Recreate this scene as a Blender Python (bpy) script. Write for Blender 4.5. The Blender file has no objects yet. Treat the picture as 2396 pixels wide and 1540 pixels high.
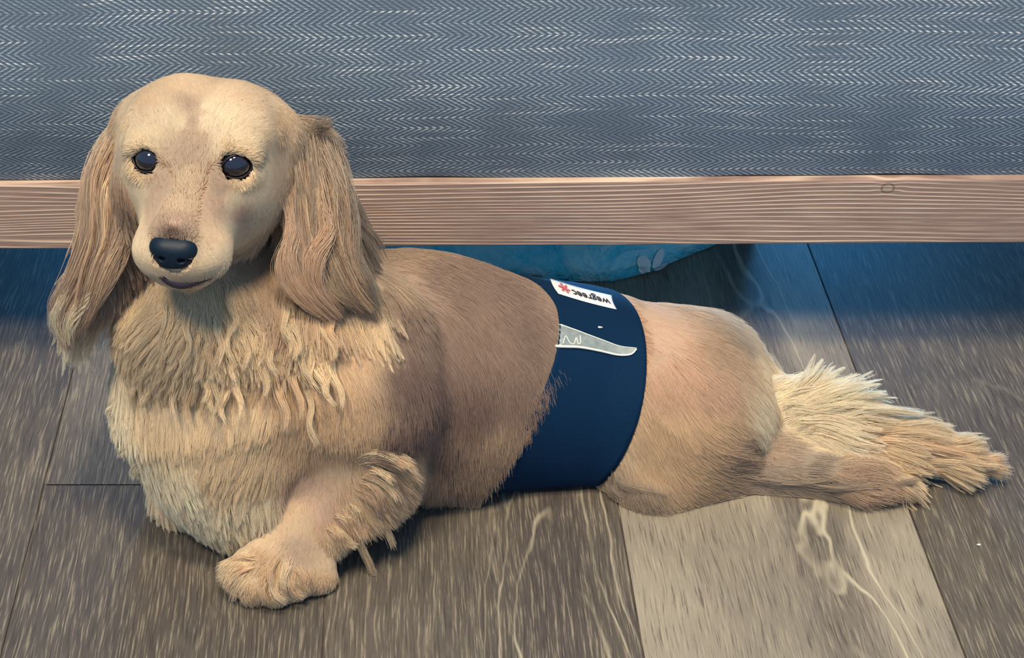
import bpy, bmesh, math, random
import numpy as np
from mathutils import Vector, Matrix
from mathutils.bvhtree import BVHTree
from mathutils.kdtree import KDTree

rng = np.random.default_rng(7)
random.seed(7)
SC = bpy.context.scene
COL = SC.collection

# ------------------------------------------------------------------ camera
F_PX = 4200.0; CX = 900.0; CY = 770.0
PITCH = math.radians(33.6); CAM_H = 0.7072
cam_d = bpy.data.cameras.new('camera'); cam = bpy.data.objects.new('camera', cam_d); COL.objects.link(cam)
cam_d.sensor_width = 36; cam_d.sensor_fit = 'HORIZONTAL'; cam_d.lens = F_PX/2396*36
cam_d.shift_x = (1198-CX)/2396; cam_d.clip_start = .01
cam.location = (0, 0, CAM_H); cam.rotation_euler = (math.pi/2-PITCH, 0, 0)
SC.camera = cam
C0 = np.array([0, 0, CAM_H]); FW = np.array([0, math.cos(PITCH), -math.sin(PITCH)])
UP = np.array([0, math.sin(PITCH), math.cos(PITCH)]); RT = np.array([1., 0, 0])
def ray(px, py): return FW + RT*(px-CX)/F_PX + UP*(CY-py)/F_PX
def A(px, py, Y):
    d = ray(px, py); return C0 + d*(Y/d[1])
def AZ(px, py, z):
    d = ray(px, py); return C0 + d*((z-CAM_H)/d[2])

# ------------------------------------------------------------------ world, lights, exposure
w = bpy.data.worlds.new('world'); SC.world = w; w.use_nodes = True
w.node_tree.nodes['Background'].inputs[0].default_value = (.24, .43, .76, 1)
w.node_tree.nodes['Background'].inputs[1].default_value = 1.0
def area(name, loc, target, size, power, col):
    l = bpy.data.lights.new(name, 'AREA'); l.shape = 'DISK'; l.size = size; l.energy = power; l.color = col
    o = bpy.data.objects.new(name, l); COL.objects.link(o); o.location = loc
    o.rotation_euler = (Vector(target)-Vector(loc)).to_track_quat('-Z', 'Y').to_euler(); return o
area('ceiling_lamp', (.10, .30, 2.25), (.1, .85, 0), .45, 37, (1, .84, .62))
area('room_lamp', (-.70, -.35, 2.25), (0, .9, .1), .5, 44, (1, .88, .70))
area('blue_fill_behind_sofa', (.22, 2.7, .40), (.2, 1.1, 0), 1.1, 420, (.08, .42, 1))  # added blue fill lamp, low behind the sofa, to brighten the floor underneath
SC.cycles.max_bounces = 7; SC.cycles.diffuse_bounces = 3
SC.view_settings.view_transform = 'Standard'; SC.view_settings.look = 'None'
SC.view_settings.exposure = 0.0; SC.view_settings.gamma = 1.0; SC.view_settings.use_curve_mapping = False

# ------------------------------------------------------------------ helpers
def s2l(c):
    c = np.array(c, float)/255.; return np.where(c <= .04045, c/12.92, ((c+.055)/1.055)**2.4)
def rgba(c): return tuple(s2l(c)) + (1.,)
def tag(o, label=None, cat=None, group=None, kind=None):
    if label: o['label'] = label
    if cat: o['category'] = cat
    if group: o['group'] = group
    if kind: o['kind'] = kind
    return o
def mesh_obj(name, V, Fc, mat=None, parent=None, smooth=True):
    me = bpy.data.meshes.new(name)
    V = np.asarray(V, np.float32); Fc = [list(map(int, f)) for f in Fc] if not isinstance(Fc, np.ndarray) else Fc
    me.from_pydata(V.tolist(), [], Fc.tolist() if isinstance(Fc, np.ndarray) else Fc)
    if smooth: me.polygons.foreach_set('use_smooth', np.ones(len(me.polygons), bool))
    me.update()
    o = bpy.data.objects.new(name, me); COL.objects.link(o)
    if mat: me.materials.append(mat)
    adopt(o, parent); return o
def adopt(o, parent):
    if parent is not None:
        o.parent = parent
        off = Vector((0, 0, 0)); p = parent
        while p is not None: off += p.location; p = p.parent
        o.location = o.location - off
def bm_obj(name, bm, mat, parent=None, smooth=False):
    me = bpy.data.meshes.new(name); bm.to_mesh(me); bm.free()
    if smooth: me.polygons.foreach_set('use_smooth', np.ones(len(me.polygons), bool))
    o = bpy.data.objects.new(name, me); COL.objects.link(o); me.materials.append(mat); adopt(o, parent); return o
def box(bm, lo, hi, bevel=0, seg=2):
    r = bmesh.ops.create_cube(bm, size=1)
    for v in r['verts']:
        for i in range(3): v.co[i] = lo[i] if v.co[i] < 0 else hi[i]
    if bevel:
        es = list({e for v in r['verts'] for e in v.link_edges})
        bmesh.ops.bevel(bm, geom=es, offset=bevel, segments=seg, profile=.5, affect='EDGES')

class NT:
    def __init__(s, name):
        s.m = bpy.data.materials.new(name); s.m.use_nodes = True; s.t = s.m.node_tree
        s.b = s.t.nodes['Principled BSDF']
    def n(s, typ, ins=None, **kw):
        nd = s.t.nodes.new(typ)
        for k, v in kw.items(): setattr(nd, k, v)
        if ins:
            for k, v in ins.items(): s.set(nd.inputs[k], v)
        return nd
    def set(s, sock, v):
        if isinstance(v, bpy.types.NodeSocket): s.t.links.new(v, sock)
        else: sock.default_value = v
    def math(s, op, a, b=0., c=0.):
        nd = s.n('ShaderNodeMath', operation=op); s.set(nd.inputs[0], a); s.set(nd.inputs[1], b)
        if op in ('MULTIPLY_ADD', 'PINGPONG', 'SMOOTH_MIN', 'WRAP', 'COMPARE'): s.set(nd.inputs[2], c)
        return nd.outputs[0]
    def mix(s, fac, a, b, mode='MIX'):
        nd = s.n('ShaderNodeMix', data_type='RGBA', blend_type=mode)
        s.set(nd.inputs[0], fac); s.set(nd.inputs[6], a); s.set(nd.inputs[7], b); return nd.outputs[2]
    def ramp(s, fac, stops, interp='LINEAR'):
        nd = s.n('ShaderNodeValToRGB'); s.set(nd.inputs[0], fac); cr = nd.color_ramp; cr.interpolation = interp
        while len(cr.elements) < len(stops): cr.elements.new(.5)
        for e, (p, c) in zip(cr.elements, stops):
            e.position = p; e.color = c if len(c) == 4 else tuple(c)+(1,)
        return nd.outputs[0]
    def smooth(s, v, lo, hi):
        nd = s.n('ShaderNodeMapRange', interpolation_type='SMOOTHSTEP'); s.set(nd.inputs[0], v)
        nd.inputs[1].default_value = lo; nd.inputs[2].default_value = hi; return nd.outputs[0]
    def noise(s, vec, scale, detail=2, rough=.5, dist=0):
        nd = s.n('ShaderNodeTexNoise', {'Vector': vec, 'Scale': scale, 'Detail': detail, 'Roughness': rough, 'Distortion': dist})
        return nd.outputs[0]
    def vec(s, x, y, z):
        nd = s.n('ShaderNodeCombineXYZ'); s.set(nd.inputs[0], x); s.set(nd.inputs[1], y); s.set(nd.inputs[2], z); return nd.outputs[0]
    def bump(s, h, strength=.3, dist=.001):
        nd = s.n('ShaderNodeBump', {'Height': h, 'Strength': strength, 'Distance': dist}); s.t.links.new(nd.outputs[0], s.b.inputs['Normal'])
def simple(name, col, rough=.6, **kw):
    m = NT(name); m.b.inputs['Base Color'].default_value = rgba(col); m.b.inputs['Roughness'].default_value = rough
    for k, v in kw.items(): m.b.inputs[k].default_value = v
    return m.m

# ------------------------------------------------------------------ floor
PW = .1795; X0 = -.2143
def floor_material():
    m = NT('plank_floor')
    geo = m.n('ShaderNodeNewGeometry'); sep = m.n('ShaderNodeSeparateXYZ', {0: geo.outputs['Position']})
    x, y = sep.outputs[0], sep.outputs[1]
    at = m.n('ShaderNodeAttribute', attribute_name='plank'); asep = m.n('ShaderNodeSeparateColor', {0: at.outputs['Color']})
    tone, seed, fig = asep.outputs[0], asep.outputs[1], asep.outputs[2]
    off = m.math('MULTIPLY', seed, 37.0)
    # broad figure: nested cathedral arches down the middle of a plank
    u = m.math('SUBTRACT', m.math('FRACT', m.math('DIVIDE', m.math('SUBTRACT', x, X0-8*PW), PW)), .5)
    wob = m.noise(m.vec(m.math('MULTIPLY', x, 16.), m.math('MULTIPLY', y, 7.), off), 1.0, 3, .5, .3)
    uc = m.math('ADD', u, m.math('MULTIPLY', m.math('SUBTRACT', m.noise(m.vec(0., m.math('MULTIPLY', y, 3.), off), 1., 1), .5), .22))
    uc = m.math('SUBTRACT', uc, m.math('SUBTRACT', at.outputs['Alpha'], .5))
    fld = m.math('ADD', m.math('ADD', m.math('MULTIPLY', y, 1.3), m.math('MULTIPLY', m.math('MULTIPLY', uc, uc), 9.)), m.math('MULTIPLY', wob, .5))
    ln = m.math('FRACT', m.math('MULTIPLY', fld, 5.5))
    tri = m.math('ABSOLUTE', m.math('SUBTRACT', ln, .5))
    line = m.math('MULTIPLY', m.math('SUBTRACT', 1.0, m.smooth(tri, .0, .11)), m.math('SUBTRACT', 1., m.smooth(m.math('ABSOLUTE', uc), .14, .30)))
    wx = m.math('MULTIPLY', x, 9.0); wy = m.math('MULTIPLY', y, 1.7)
    fine_n = m.noise(m.vec(m.math('MULTIPLY', x, 300.), m.math('MULTIPLY', y, 14.), off), 1., 3, .6)
    line = m.math('MULTIPLY', line, m.smooth(m.noise(m.vec(m.math('MULTIPLY', x, 20.), m.math('MULTIPLY', y, 6.), off), 1., 2), .40, .62))
    line = m.math('MULTIPLY', line, m.math('ADD', .08, fig))
    # fine open-pore streaks bending with the figure
    bend = wob
    sx = m.math('ADD', m.math('MULTIPLY', x, 900.), m.math('MULTIPLY', bend, 10.))
    streak = m.noise(m.vec(sx, m.math('MULTIPLY', y, 34.), off), 1., 3, .66)
    light = m.smooth(streak, .50, .70); dark = m.smooth(streak, .47, .30)
    patch = m.noise(m.vec(m.math('MULTIPLY', x, 14.), m.math('MULTIPLY', y, 7.), off), 1., 3, .55)
    base = m.ramp(tone, [(0, rgba((84, 76, 66))), (.5, rgba((122, 112, 96))), (1, rgba((176, 163, 138)))])
    c = m.mix(m.smooth(patch, .35, .70), m.mix(.38, base, rgba((58, 52, 50))), base)
    heart = m.math('MULTIPLY', m.math('SUBTRACT', 1., m.smooth(m.math('ABSOLUTE', uc), .05, .16)), fig)
    c = m.mix(m.math('MULTIPLY', heart, .55), c, rgba((74, 66, 62)))
    c = m.mix(m.math('MULTIPLY', dark, .62), c, rgba((52, 44, 38)))
    c = m.mix(m.math('MULTIPLY', light, .42), c, rgba((190, 174, 142)))
    c = m.mix(m.math('MINIMUM', m.math('MULTIPLY', line, .75), 1.), c, rgba((206, 192, 158)))
    m.set(m.b.inputs['Base Color'], c); m.b.inputs['Roughness'].default_value = .55
    m.b.inputs['Specular IOR Level'].default_value = .3
    m.bump(m.math('ADD', streak, m.math('MULTIPLY', line, .5)), .35, .0006)
    return m.m
def build_floor():
    bm = bmesh.new(); lay = bm.loops.layers.color.new('plank')
    g = .0006
    tones = {-3: .4, -2: .3, -1: .34, 0: .22, 1: .42, 2: .92, 3: .45, 4: .6}
    joints = {-1: [-.6, .62, 1.85], 0: [-.45, .887, 2.2], 1: [-.7, .66, 1.9], 2: [-1., .1, 1.28], 3: [-.3, 1.6], 4: [0., 1.1]}
    R = random.Random(3)
    def quad(x0, x1, y0, y1, tone, fig, z=0., ctr=.5):
        vs = [bm.verts.new(p) for p in ((x0, y0, z), (x1, y0, z), (x1, y1, z), (x0, y1, z))]
        f = bm.faces.new(vs); sd = R.random()
        for l in f.loops: l[lay] = (tone, sd, fig, ctr)
    for k in range(-14, 16):
        x0 = X0+k*PW; js = joints.get(k, [R.uniform(-.5, .3), R.uniform(.9, 1.6)])
        ys = [-1.6]+sorted(js)+[2.6]
        for a, b in zip(ys[:-1], ys[1:]):
            t = tones.get(k, R.uniform(.2, .8))
            if k == 0 and a > .8: t = .62
            if k == 0 and abs(b-.887) < .01: t = .26
            fig = 1. if k == 2 else (.92 if k == 1 else .25)
            quad(x0+g, x0+PW-g, a+g, b-g, t, fig, 0., {1: .75, 2: .66}.get(k, .5))
    # dark tongue beneath the gaps
    quad(-3, 3, -1.7, 2.7, 0, 0, -.0012)
    o = bm_obj('floor', bm, floor_material()); tag(o, kind='structure'); return o
build_floor()

# ------------------------------------------------------------------ sofa
RY = 1.012
ZB = .7072-.6003*RY; ZT = .7072-.5532*RY
SA = math.radians(.7)
def fabric_material():
    m = NT('herringbone_fabric')
    tc = m.n('ShaderNodeTexCoord'); sep = m.n('ShaderNodeSeparateXYZ', {0: tc.outputs['Object']})
    x = sep.outputs[0]; z = m.math('SUBTRACT', sep.outputs[2], m.math('MULTIPLY', sep.outputs[1], 1.))
    wob = m.math('MULTIPLY', m.math('SUBTRACT', m.noise(tc.outputs['Object'], 9., 2), .5), .008)
    zz = m.math('ADD', z, wob)
    band = m.math('DIVIDE', zz, .0087)
    tri = m.math('PINGPONG', band, 1.0)
    ph = m.math('ADD', m.math('DIVIDE', x, .0046), m.math('MULTIPLY', tri, 2.9))
    st = m.math('MULTIPLY', m.math('ABSOLUTE', m.math('SUBTRACT', m.math('FRACT', ph), .5)), 2.)
    thread = m.smooth(st, .38, .80)
    rowv = m.math('DIVIDE', zz, .00174); row = m.math('FLOOR', rowv)
    rw = m.math('ABSOLUTE', m.math('SUBTRACT', m.math('FRACT', rowv), .5))
    dash = m.smooth(rw, .48, .12)
    grit = m.noise(m.vec(m.math('MULTIPLY', x, 700.), 0., m.math('MULTIPLY', z, 1100.)), 1., 2)
    slub = m.noise(m.vec(m.math('MULTIPLY', x, 16.), m.math('MULTIPLY', row, 7.31), 0.), 1., 2, .5)
    big = m.noise(tc.outputs['Object'], 7., 3)
    fadez = m.noise(tc.outputs['Object'], 24., 2)
    t = m.math('MULTIPLY', thread, m.math('MULTIPLY_ADD', dash, .45, .55))
    t = m.math('MULTIPLY', t, m.math('MULTIPLY_ADD', m.smooth(fadez, .3, .65), .6, .4))
    t = m.math('MULTIPLY', m.math('ADD', t, m.math('MULTIPLY', grit, .55)), .78)
    c = m.mix(t, rgba((64, 82, 98)), rgba((166, 180, 188)))
    hi = m.math('MULTIPLY', m.math('MULTIPLY', thread, dash), m.smooth(slub, .52, .68))
    c = m.mix(m.math('MULTIPLY', hi, .9), c, rgba((250, 250, 240)))
    c = m.mix(m.math('MULTIPLY', m.smooth(big, .4, .7), .2), c, rgba((104, 112, 112)))
    m.set(m.b.inputs['Base Color'], c); m.b.inputs['Roughness'].default_value = .9
    m.b.inputs['Specular IOR Level'].default_value = .15
    m.bump(t, .5, .0008); return m.m
def rail_material():
    m = NT('pinkish_brown_wood')
    tc = m.n('ShaderNodeTexCoord'); sep = m.n('ShaderNodeSeparateXYZ', {0: tc.outputs['Object']})
    x, y, z = sep.outputs
    kx = m.math('SUBTRACT', x, .325); kz = m.math('SUBTRACT', z, ZT-.006)      # knot
    kd = m.n('ShaderNodeVectorMath', operation='LENGTH', ins={0: m.vec(kx, 0., m.math('MULTIPLY', kz, 1.2))}).outputs['Value']
    push = m.math('MULTIPLY', m.math('SUBTRACT', 1., m.smooth(kd, 0., .016)), .008)
    fld = m.noise(m.vec(m.math('MULTIPLY', x, 2.6), m.math('MULTIPLY', y, 20.), m.math('MULTIPLY', m.math('ADD', z, push), 26.)), 1., 1.5, .4, .3)
    g = m.math('FRACT', m.math('MULTIPLY', m.math('ADD', m.math('MULTIPLY', z, 22.), m.math('MULTIPLY', fld, .6)), 16.))
    g = m.math('MULTIPLY', m.math('ABSOLUTE', m.math('SUBTRACT', g, .5)), 2.)
    fine = m.noise(m.vec(m.math('MULTIPLY', x, 30.), 0., m.math('MULTIPLY', z, 1500.)), 1., 2, .6)
    fade = m.noise(m.vec(m.math('MULTIPLY', x, 9.), 0., m.math('MULTIPLY', z, 40.)), 1., 2)
    gg = m.math('MULTIPLY', m.smooth(g, .45, .95), m.smooth(fade, .25, .6))
    c = m.mix(m.smooth(fine, .35, .7), rgba((150, 122, 108)), rgba((182, 154, 134)))
    c = m.mix(m.math('MULTIPLY', gg, .8), c, rgba((236, 208, 178)))
    c = m.mix(m.math('MULTIPLY', m.smooth(g, .25, .02), .4), c, rgba((120, 92, 80)))
    c = m.mix(m.smooth(kd, .0034, .0024), c, rgba((176, 158, 130)))
    ring = m.math('ABSOLUTE', m.math('SUBTRACT', kd, .0040))
    c = m.mix(m.math('MULTIPLY', m.smooth(ring, .0012, .0002), .6), c, rgba((98, 74, 64)))
    m.set(m.b.inputs['Base Color'], c); m.b.inputs['Roughness'].default_value = .6
    m.b.inputs['Specular IOR Level'].default_value = .3
    m.bump(gg, .5, .0006); return m.m
sofa = bpy.data.objects.new('sofa', None); COL.objects.link(sofa)
sofa.location = (0, RY, 0); sofa.rotation_euler.z = SA
tag(sofa, 'blue-grey herringbone fabric sofa with a wooden bottom rail, behind the dog', 'sofa')
FAB = fabric_material(); RAIL = rail_material()
def sofa_part(name, fn, mat, smooth=False):
    bm = bmesh.new(); fn(bm)
    me = bpy.data.meshes.new(name); bm.to_mesh(me); bm.free(); me.materials.append(mat)
    if smooth: me.polygons.foreach_set('use_smooth', np.ones(len(me.polygons), bool))
    o = bpy.data.objects.new(name, me); COL.objects.link(o); o.parent = sofa; return o
XL, XR = -.52, .62
sofa_part('rail', lambda b: box(b, (XL, 0, ZB), (XR, .028, ZT), .0012), RAIL)
def frame_fn(b):
    for lo, hi in (((XR-.028, .029, ZB), (XR, .82, ZT)), ((XL, .029, ZB), (XL+.028, .82, ZT)), ((XL+.029, .79, ZB), (XR-.029, .82, ZT))):
        box(b, lo, hi, .0012)
sofa_part('side_rails', frame_fn, RAIL)
def skirt(b):   # softly padded front panel with a gently wavy lower edge
    nx, nz = 160, 60; zt = .42; V = []
    for j in range(nz+1):
        for i in range(nx+1):
            X = XL+.004+(XR-XL-.008)*i/nx; t = j/nz; Z = ZT+.0006+(zt-ZT)*t
            if j == 0: Z += .0007*math.sin(X*23+1)+.0005*math.sin(X*61)
            y = .006-.014*math.sin(min(t/.30, 1)*math.pi/2)*(1 if t < .9 else math.cos((t-.9)/.1*math.pi/2))
            y += .0012*math.sin(X*9)*math.sin(t*5)
            V.append(b.verts.new((X, y, Z)))
    for j in range(nz):
        for i in range(nx):
            k = j*(nx+1)+i; b.faces.new((V[k], V[k+1], V[k+nx+2], V[k+nx+1]))
    ti = [V[nz*(nx+1)+i] for i in range(nx+1)]; bi = [V[i] for i in range(nx+1)]
    tb = [b.verts.new((v.co.x, .80, .43)) for v in ti]; bb = [b.verts.new((v.co.x, .80, ZT+.001)) for v in bi]
    for i in range(nx):
        b.faces.new((ti[i], ti[i+1], tb[i+1], tb[i])); b.faces.new((tb[i], tb[i+1], bb[i+1], bb[i])); b.faces.new((bb[i], bb[i+1], bi[i+1], bi[i]))
    L = [V[j*(nx+1)] for j in range(nz+1)]; Rr = [V[j*(nx+1)+nx] for j in range(nz+1)]
    b.faces.new(L+[tb[0], bb[0]]); b.faces.new([bb[-1], tb[-1]]+Rr[::-1])
sofa_part('upholstered_base', skirt, FAB, False)
sofa_part('backrest', lambda b: box(b, (XL, .56, .432), (XR, .82, .80), .05, 4), FAB)
for sx in (XL+.06, XR-.06):
    for sy in (.05, .77):
        def leg(b):
            r = bmesh.ops.create_cone(b, cap_ends=True, segments=20, radius1=.016, radius2=.024, depth=ZB)
            for v in r['verts']: v.co += Vector((sx, sy, ZB/2))
        sofa_part('leg', leg, RAIL, False)

# ------------------------------------------------------------------ plastic bag
def bag_material():
    m = NT('teal_plastic_film'); tc = m.n('ShaderNodeTexCoord')
    n1 = m.noise(tc.outputs['Object'], 28., 4, .6, 1.2); n2 = m.noise(tc.outputs['Object'], 90., 3, .6, 1.5)
    c = m.mix(m.smooth(n1, .3, .7), rgba((70, 225, 245)), rgba((190, 250, 252)))
    m.set(m.b.inputs['Base Color'], c); m.b.inputs['Roughness'].default_value = .28
    m.bump(m.math('ADD', n1, m.math('MULTIPLY', n2, .5)), .8, .006); return m.m
def build_bag():
    P = [AZ(1000, 640, 0), AZ(1200, 655, 0), AZ(1330, 662, 0), AZ(1432, 662, 0), AZ(1520, 640, 0), AZ(1600, 606, 0), AZ(1672, 577, 0), AZ(1770, 520, 0)]
    front = [(p[0], p[1]) for p in P]; back = [(.31, 1.34), (.20, 1.46), (.02, 1.46), (-.08, 1.34), (-.06, 1.22)]
    poly = np.array(front+back); cen = poly.mean(0)
    # dense outline
    out = []
    for a, b in zip(poly, np.roll(poly, -1, 0)):
        for t in np.linspace(0, 1, 14, endpoint=False): out.append(a*(1-t)+b*t)
    out = np.array(out); n = len(out)
    R = np.random.default_rng(5); K = R.normal(size=(10, 2))*38; ph = R.uniform(0, 6, 10)
    V = []; rings = 30
    for k in range(rings+1):
        t = k/rings; q = cen+(out-cen)*(1-t)
        e = 1-(1-t)**2
        h = .052*(e**.55)
        cr = sum(np.sin(q @ K[i]+ph[i]) for i in range(10))/10
        cr = np.abs(cr)
        z = .0012+h*(1+.0)+.022*cr*min(1, 4*t)*(e)
        V.append(np.column_stack([q, z if np.ndim(z) else np.full(n, z)]))
    V = np.concatenate(V); V[:, 2] = np.minimum(V[:, 2], ZB-.006)
    Fc = []
    for k in range(rings):
        for i in range(n):
            j = (i+1) % n; Fc.append((k*n+i, k*n+j, (k+1)*n+j, (k+1)*n+i))
    Fc.append(tuple(range(n))[::-1])
    o = mesh_obj('plastic_bag', V, Fc, bag_material())
    tag(o, 'crumpled teal blue plastic bag with a pale flower print, lying under the sofa', 'bag')
    bvh = BVHTree.FromPolygons([tuple(v) for v in V], Fc)
    petals = []
    def ell(cx, cy, rx, ry, ang):
        pts = []
        for i in range(24):
            a = i/24*2*math.pi; u, v = rx*math.cos(a), ry*math.sin(a)
            pts.append((cx+u*math.cos(ang)-v*math.sin(ang), cy+u*math.sin(ang)+v*math.cos(ang)))
        return (cx, cy), pts
    VV, FF = [], []
    for e in (ell(1505, 616, 19, 15, 1.0), ell(1538, 606, 26, 10, -1.15), ell(1545, 626, 18, 7, -.5), ell(1506, 632, 14, 9, .2)):
        (cx, cy), pts = e
        base = len(VV); ring = []
        for f in (0, .5, 1.):
            for (x, y) in (pts if f else [(cx, cy)]):
                d = Vector(ray(cx+(x-cx)*f, cy+(y-cy)*f)).normalized(); h, nn, _, _ = bvh.ray_cast(Vector(C0), d)
                if h is None: h = Vector(AZ(cx+(x-cx)*f, cy+(y-cy)*f, .003)); nn = Vector((0, 0, 1))
                if nn.dot(d) > 0: nn = -nn
                VV.append(h+nn*.0010)
        for i in range(24):
            j = (i+1) % 24; FF.append((base, base+1+i, base+1+j)); FF.append((base+1+i, base+25+i, base+25+j, base+1+j))
    mesh_obj('flower_print', VV, FF, simple('pale_print', (240, 245, 235), .5), o)
build_bag()

# crumb
def crumb(px, py, name, lab, r):
    p = AZ(px, py, 0); bm = bmesh.new(); bmesh.ops.create_icosphere(bm, subdivisions=2, radius=r)
    for v in bm.verts:
        v.co = Vector((v.co.x*1.7, v.co.y, v.co.z*.6))*(1+.25*math.sin(v.co.x*9000+v.co.y*7000)); v.co += Vector((p[0], p[1], r*.55))
    o = bm_obj(name, bm, simple('crumb_white', (235, 232, 220), .6), None, True); tag(o, lab, 'crumb')
crumb(2290, 1276, 'crumb', 'tiny white crumb on the grey-brown floor plank at the lower right', .0008)

FUR_N = 520000
# ================================================================== DOG
# ---- signed distance field helpers (numpy), smooth-unioned and polygonised
class Field:
    def __init__(s, lo, hi, h):
        s.lo = np.array(lo, float); s.h = h
        s.n = np.ceil((np.array(hi)-s.lo)/h).astype(int)+1
        s.D = np.full(s.n, .5, np.float32)
    def sub(s, lo, hi):
        i0 = np.clip(np.floor((lo-s.lo)/s.h).astype(int), 0, s.n-1); i1 = np.clip(np.ceil((hi-s.lo)/s.h).astype(int)+1, 1, s.n)
        sl = tuple(slice(a, b) for a, b in zip(i0, i1))
        g = [s.lo[k]+s.h*np.arange(i0[k], i1[k]) for k in range(3)]
        X, Y, Z = np.meshgrid(*g, indexing='ij'); return sl, np.stack([X, Y, Z], -1)
    def apply(s, fn, lo, hi, k, op='u'):
        m = max(k, .004)*1.3+.012
        sl, P = s.sub(lo-m, hi+m); d = fn(P).astype(np.float32); a = s.D[sl]
        if op == 'u':
            hh = np.clip(.5+.5*(d-a)/k, 0, 1); s.D[sl] = d*(1-hh)+a*hh if False else (a*(hh)+d*(1-hh))-k*hh*(1-hh)
        else:
            hh = np.clip(.5-.5*(a+d)/k, 0, 1); s.D[sl] = a*(1-hh)+(-d)*hh+k*hh*(1-hh)
def ellipsoid(c, r, R=None):
    c = np.array(c, float); r = np.array(r, float)
    def fn(P):
        q = P-c
        if R is not None: q = q @ R           # columns of R are the local axes
        k0 = np.linalg.norm(q/r, axis=-1); k1 = np.linalg.norm(q/(r*r), axis=-1)
        return k0*(k0-1)/np.maximum(k1, 1e-6)
    m = r.max(); return fn, c-m, c+m
def cone(a, b, ra, rb, flat=None):
    a = np.array(a, float); b = np.array(b, float)
    def fn(P):
        S = np.eye(3)
        if flat is not None:
            ax = np.array(flat[0], float); ax /= np.linalg.norm(ax); S = np.eye(3)+(flat[1]-1)*np.outer(ax, ax)
        A_, B_ = a @ S, b @ S; q = P @ S
        ab = B_-A_; t = np.clip(((q-A_) @ ab)/(ab @ ab), 0, 1)
        d = np.linalg.norm(q-A_-t[..., None]*ab, axis=-1)-(ra+(rb-ra)*t)
        return d/(1 if flat is None else (1+.5*(flat[1]-1)))
    m = max(ra, rb); return fn, np.minimum(a, b)-m, np.maximum(a, b)+m
def surface_nets(F):
    D = F.D; ins = D < 0; nx, ny, nz = D.shape
    corner = [(i, j, k) for i in (0, 1) for j in (0, 1) for k in (0, 1)]
    cnt = sum(ins[i:nx-1+i, j:ny-1+j, k:nz-1+k].astype(np.int8) for i, j, k in corner)
    cells = np.argwhere((cnt > 0) & (cnt < 8)); idx = np.full((nx-1, ny-1, nz-1), -1, np.int64)
    idx[tuple(cells.T)] = np.arange(len(cells))
    vals = np.stack([D[cells[:, 0]+i, cells[:, 1]+j, cells[:, 2]+k] for i, j, k in corner], 1).astype(float)
    cc = np.array(corner, float); acc = np.zeros((len(cells), 3)); w_ = np.zeros(len(cells))
    for a in range(8):
        for b in range(a+1, 8):
            if abs(cc[a]-cc[b]).sum() != 1: continue
            m = (vals[:, a] < 0) != (vals[:, b] < 0); t = np.where(m, vals[:, a]/np.where(m, vals[:, a]-vals[:, b], 1), 0)
            acc += m[:, None]*(cc[a]+t[:, None]*(cc[b]-cc[a])); w_ += m
    V = F.lo+F.h*(cells+acc/w_[:, None]); Q = []
    for ax in range(3):
        u, v = [(1, 2), (2, 0), (0, 1)][ax]
        sl0 = [slice(None)]*3; sl1 = [slice(None)]*3; sl0[ax] = slice(0, -1); sl1[ax] = slice(1, None)
        e = np.argwhere(ins[tuple(sl0)] != ins[tuple(sl1)])
        e = e[(e[:, u] > 0) & (e[:, v] > 0) & (e[:, u] < D.shape[u]-1) & (e[:, v] < D.shape[v]-1)]
        flip = ins[tuple(e.T)]
        def at(du, dv):
            q = e.copy(); q[:, u] -= du; q[:, v] -= dv; return idx[tuple(q.T)]
        q = np.stack([at(1, 1), at(0, 1), at(0, 0), at(1, 0)], 1); q[~flip] = q[~flip][:, ::-1]; Q.append(q)
    return V, np.concatenate(Q)
def sample(F, P):
    g = (P-F.lo)/F.h; i = np.clip(np.floor(g).astype(int), 0, F.n-2); f = np.clip(g-i, 0, 1); o = 0
    for a in (0, 1):
        for b in (0, 1):
            for c in (0, 1):
                wt = (f[:, 0] if a else 1-f[:, 0])*(f[:, 1] if b else 1-f[:, 1])*(f[:, 2] if c else 1-f[:, 2])
                o = o+wt*F.D[i[:, 0]+a, i[:, 1]+b, i[:, 2]+c]
    return o

def catmull(P, m):
    P = np.array(P, float); P = np.vstack([2*P[0]-P[1], P, 2*P[-1]-P[-2]]); out = []
    for i in range(1, len(P)-2):
        for t in np.linspace(0, 1, m, endpoint=False):
            out.append(.5*((2*P[i])+(-P[i-1]+P[i+1])*t+(2*P[i-1]-5*P[i]+4*P[i+1]-P[i+2])*t*t+(-P[i-1]+3*P[i]-3*P[i+1]+P[i+2])*t**3))
    out.append(P[-2]); return np.array(out)

# ---- head frame: r = picture right, f = out along the muzzle, u = up
HO = A(457, 364, .845)
HM = (Matrix.Rotation(math.radians(-6), 3, 'Z') @ Matrix.Rotation(math.radians(-12), 3, 'X') @ Matrix.Rotation(math.radians(3.5), 3, 'Y'))
HR = np.array(HM) @ np.array([[1, 0, 0], [0, -1, 0], [0, 0, 1]]).T     # columns r, f, u
def H(r, f, u): return HO+HR @ (np.array([r, f, u])*.01)
def HE(r, f, u, a, b, c): return ellipsoid(H(r, f, u), np.array([a, b, c])*.01, HR)
def HC(p, q, ra, rb): return cone(H(*p), H(*q), ra*.01, rb*.01)

F = Field((-.27, .70, -.004), (.44, 1.08, .31), .002)
def U(pr, k=.012): F.apply(*pr, k, 'u')
def CUT(pr, k=.004): F.apply(*pr, k, 's')
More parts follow.
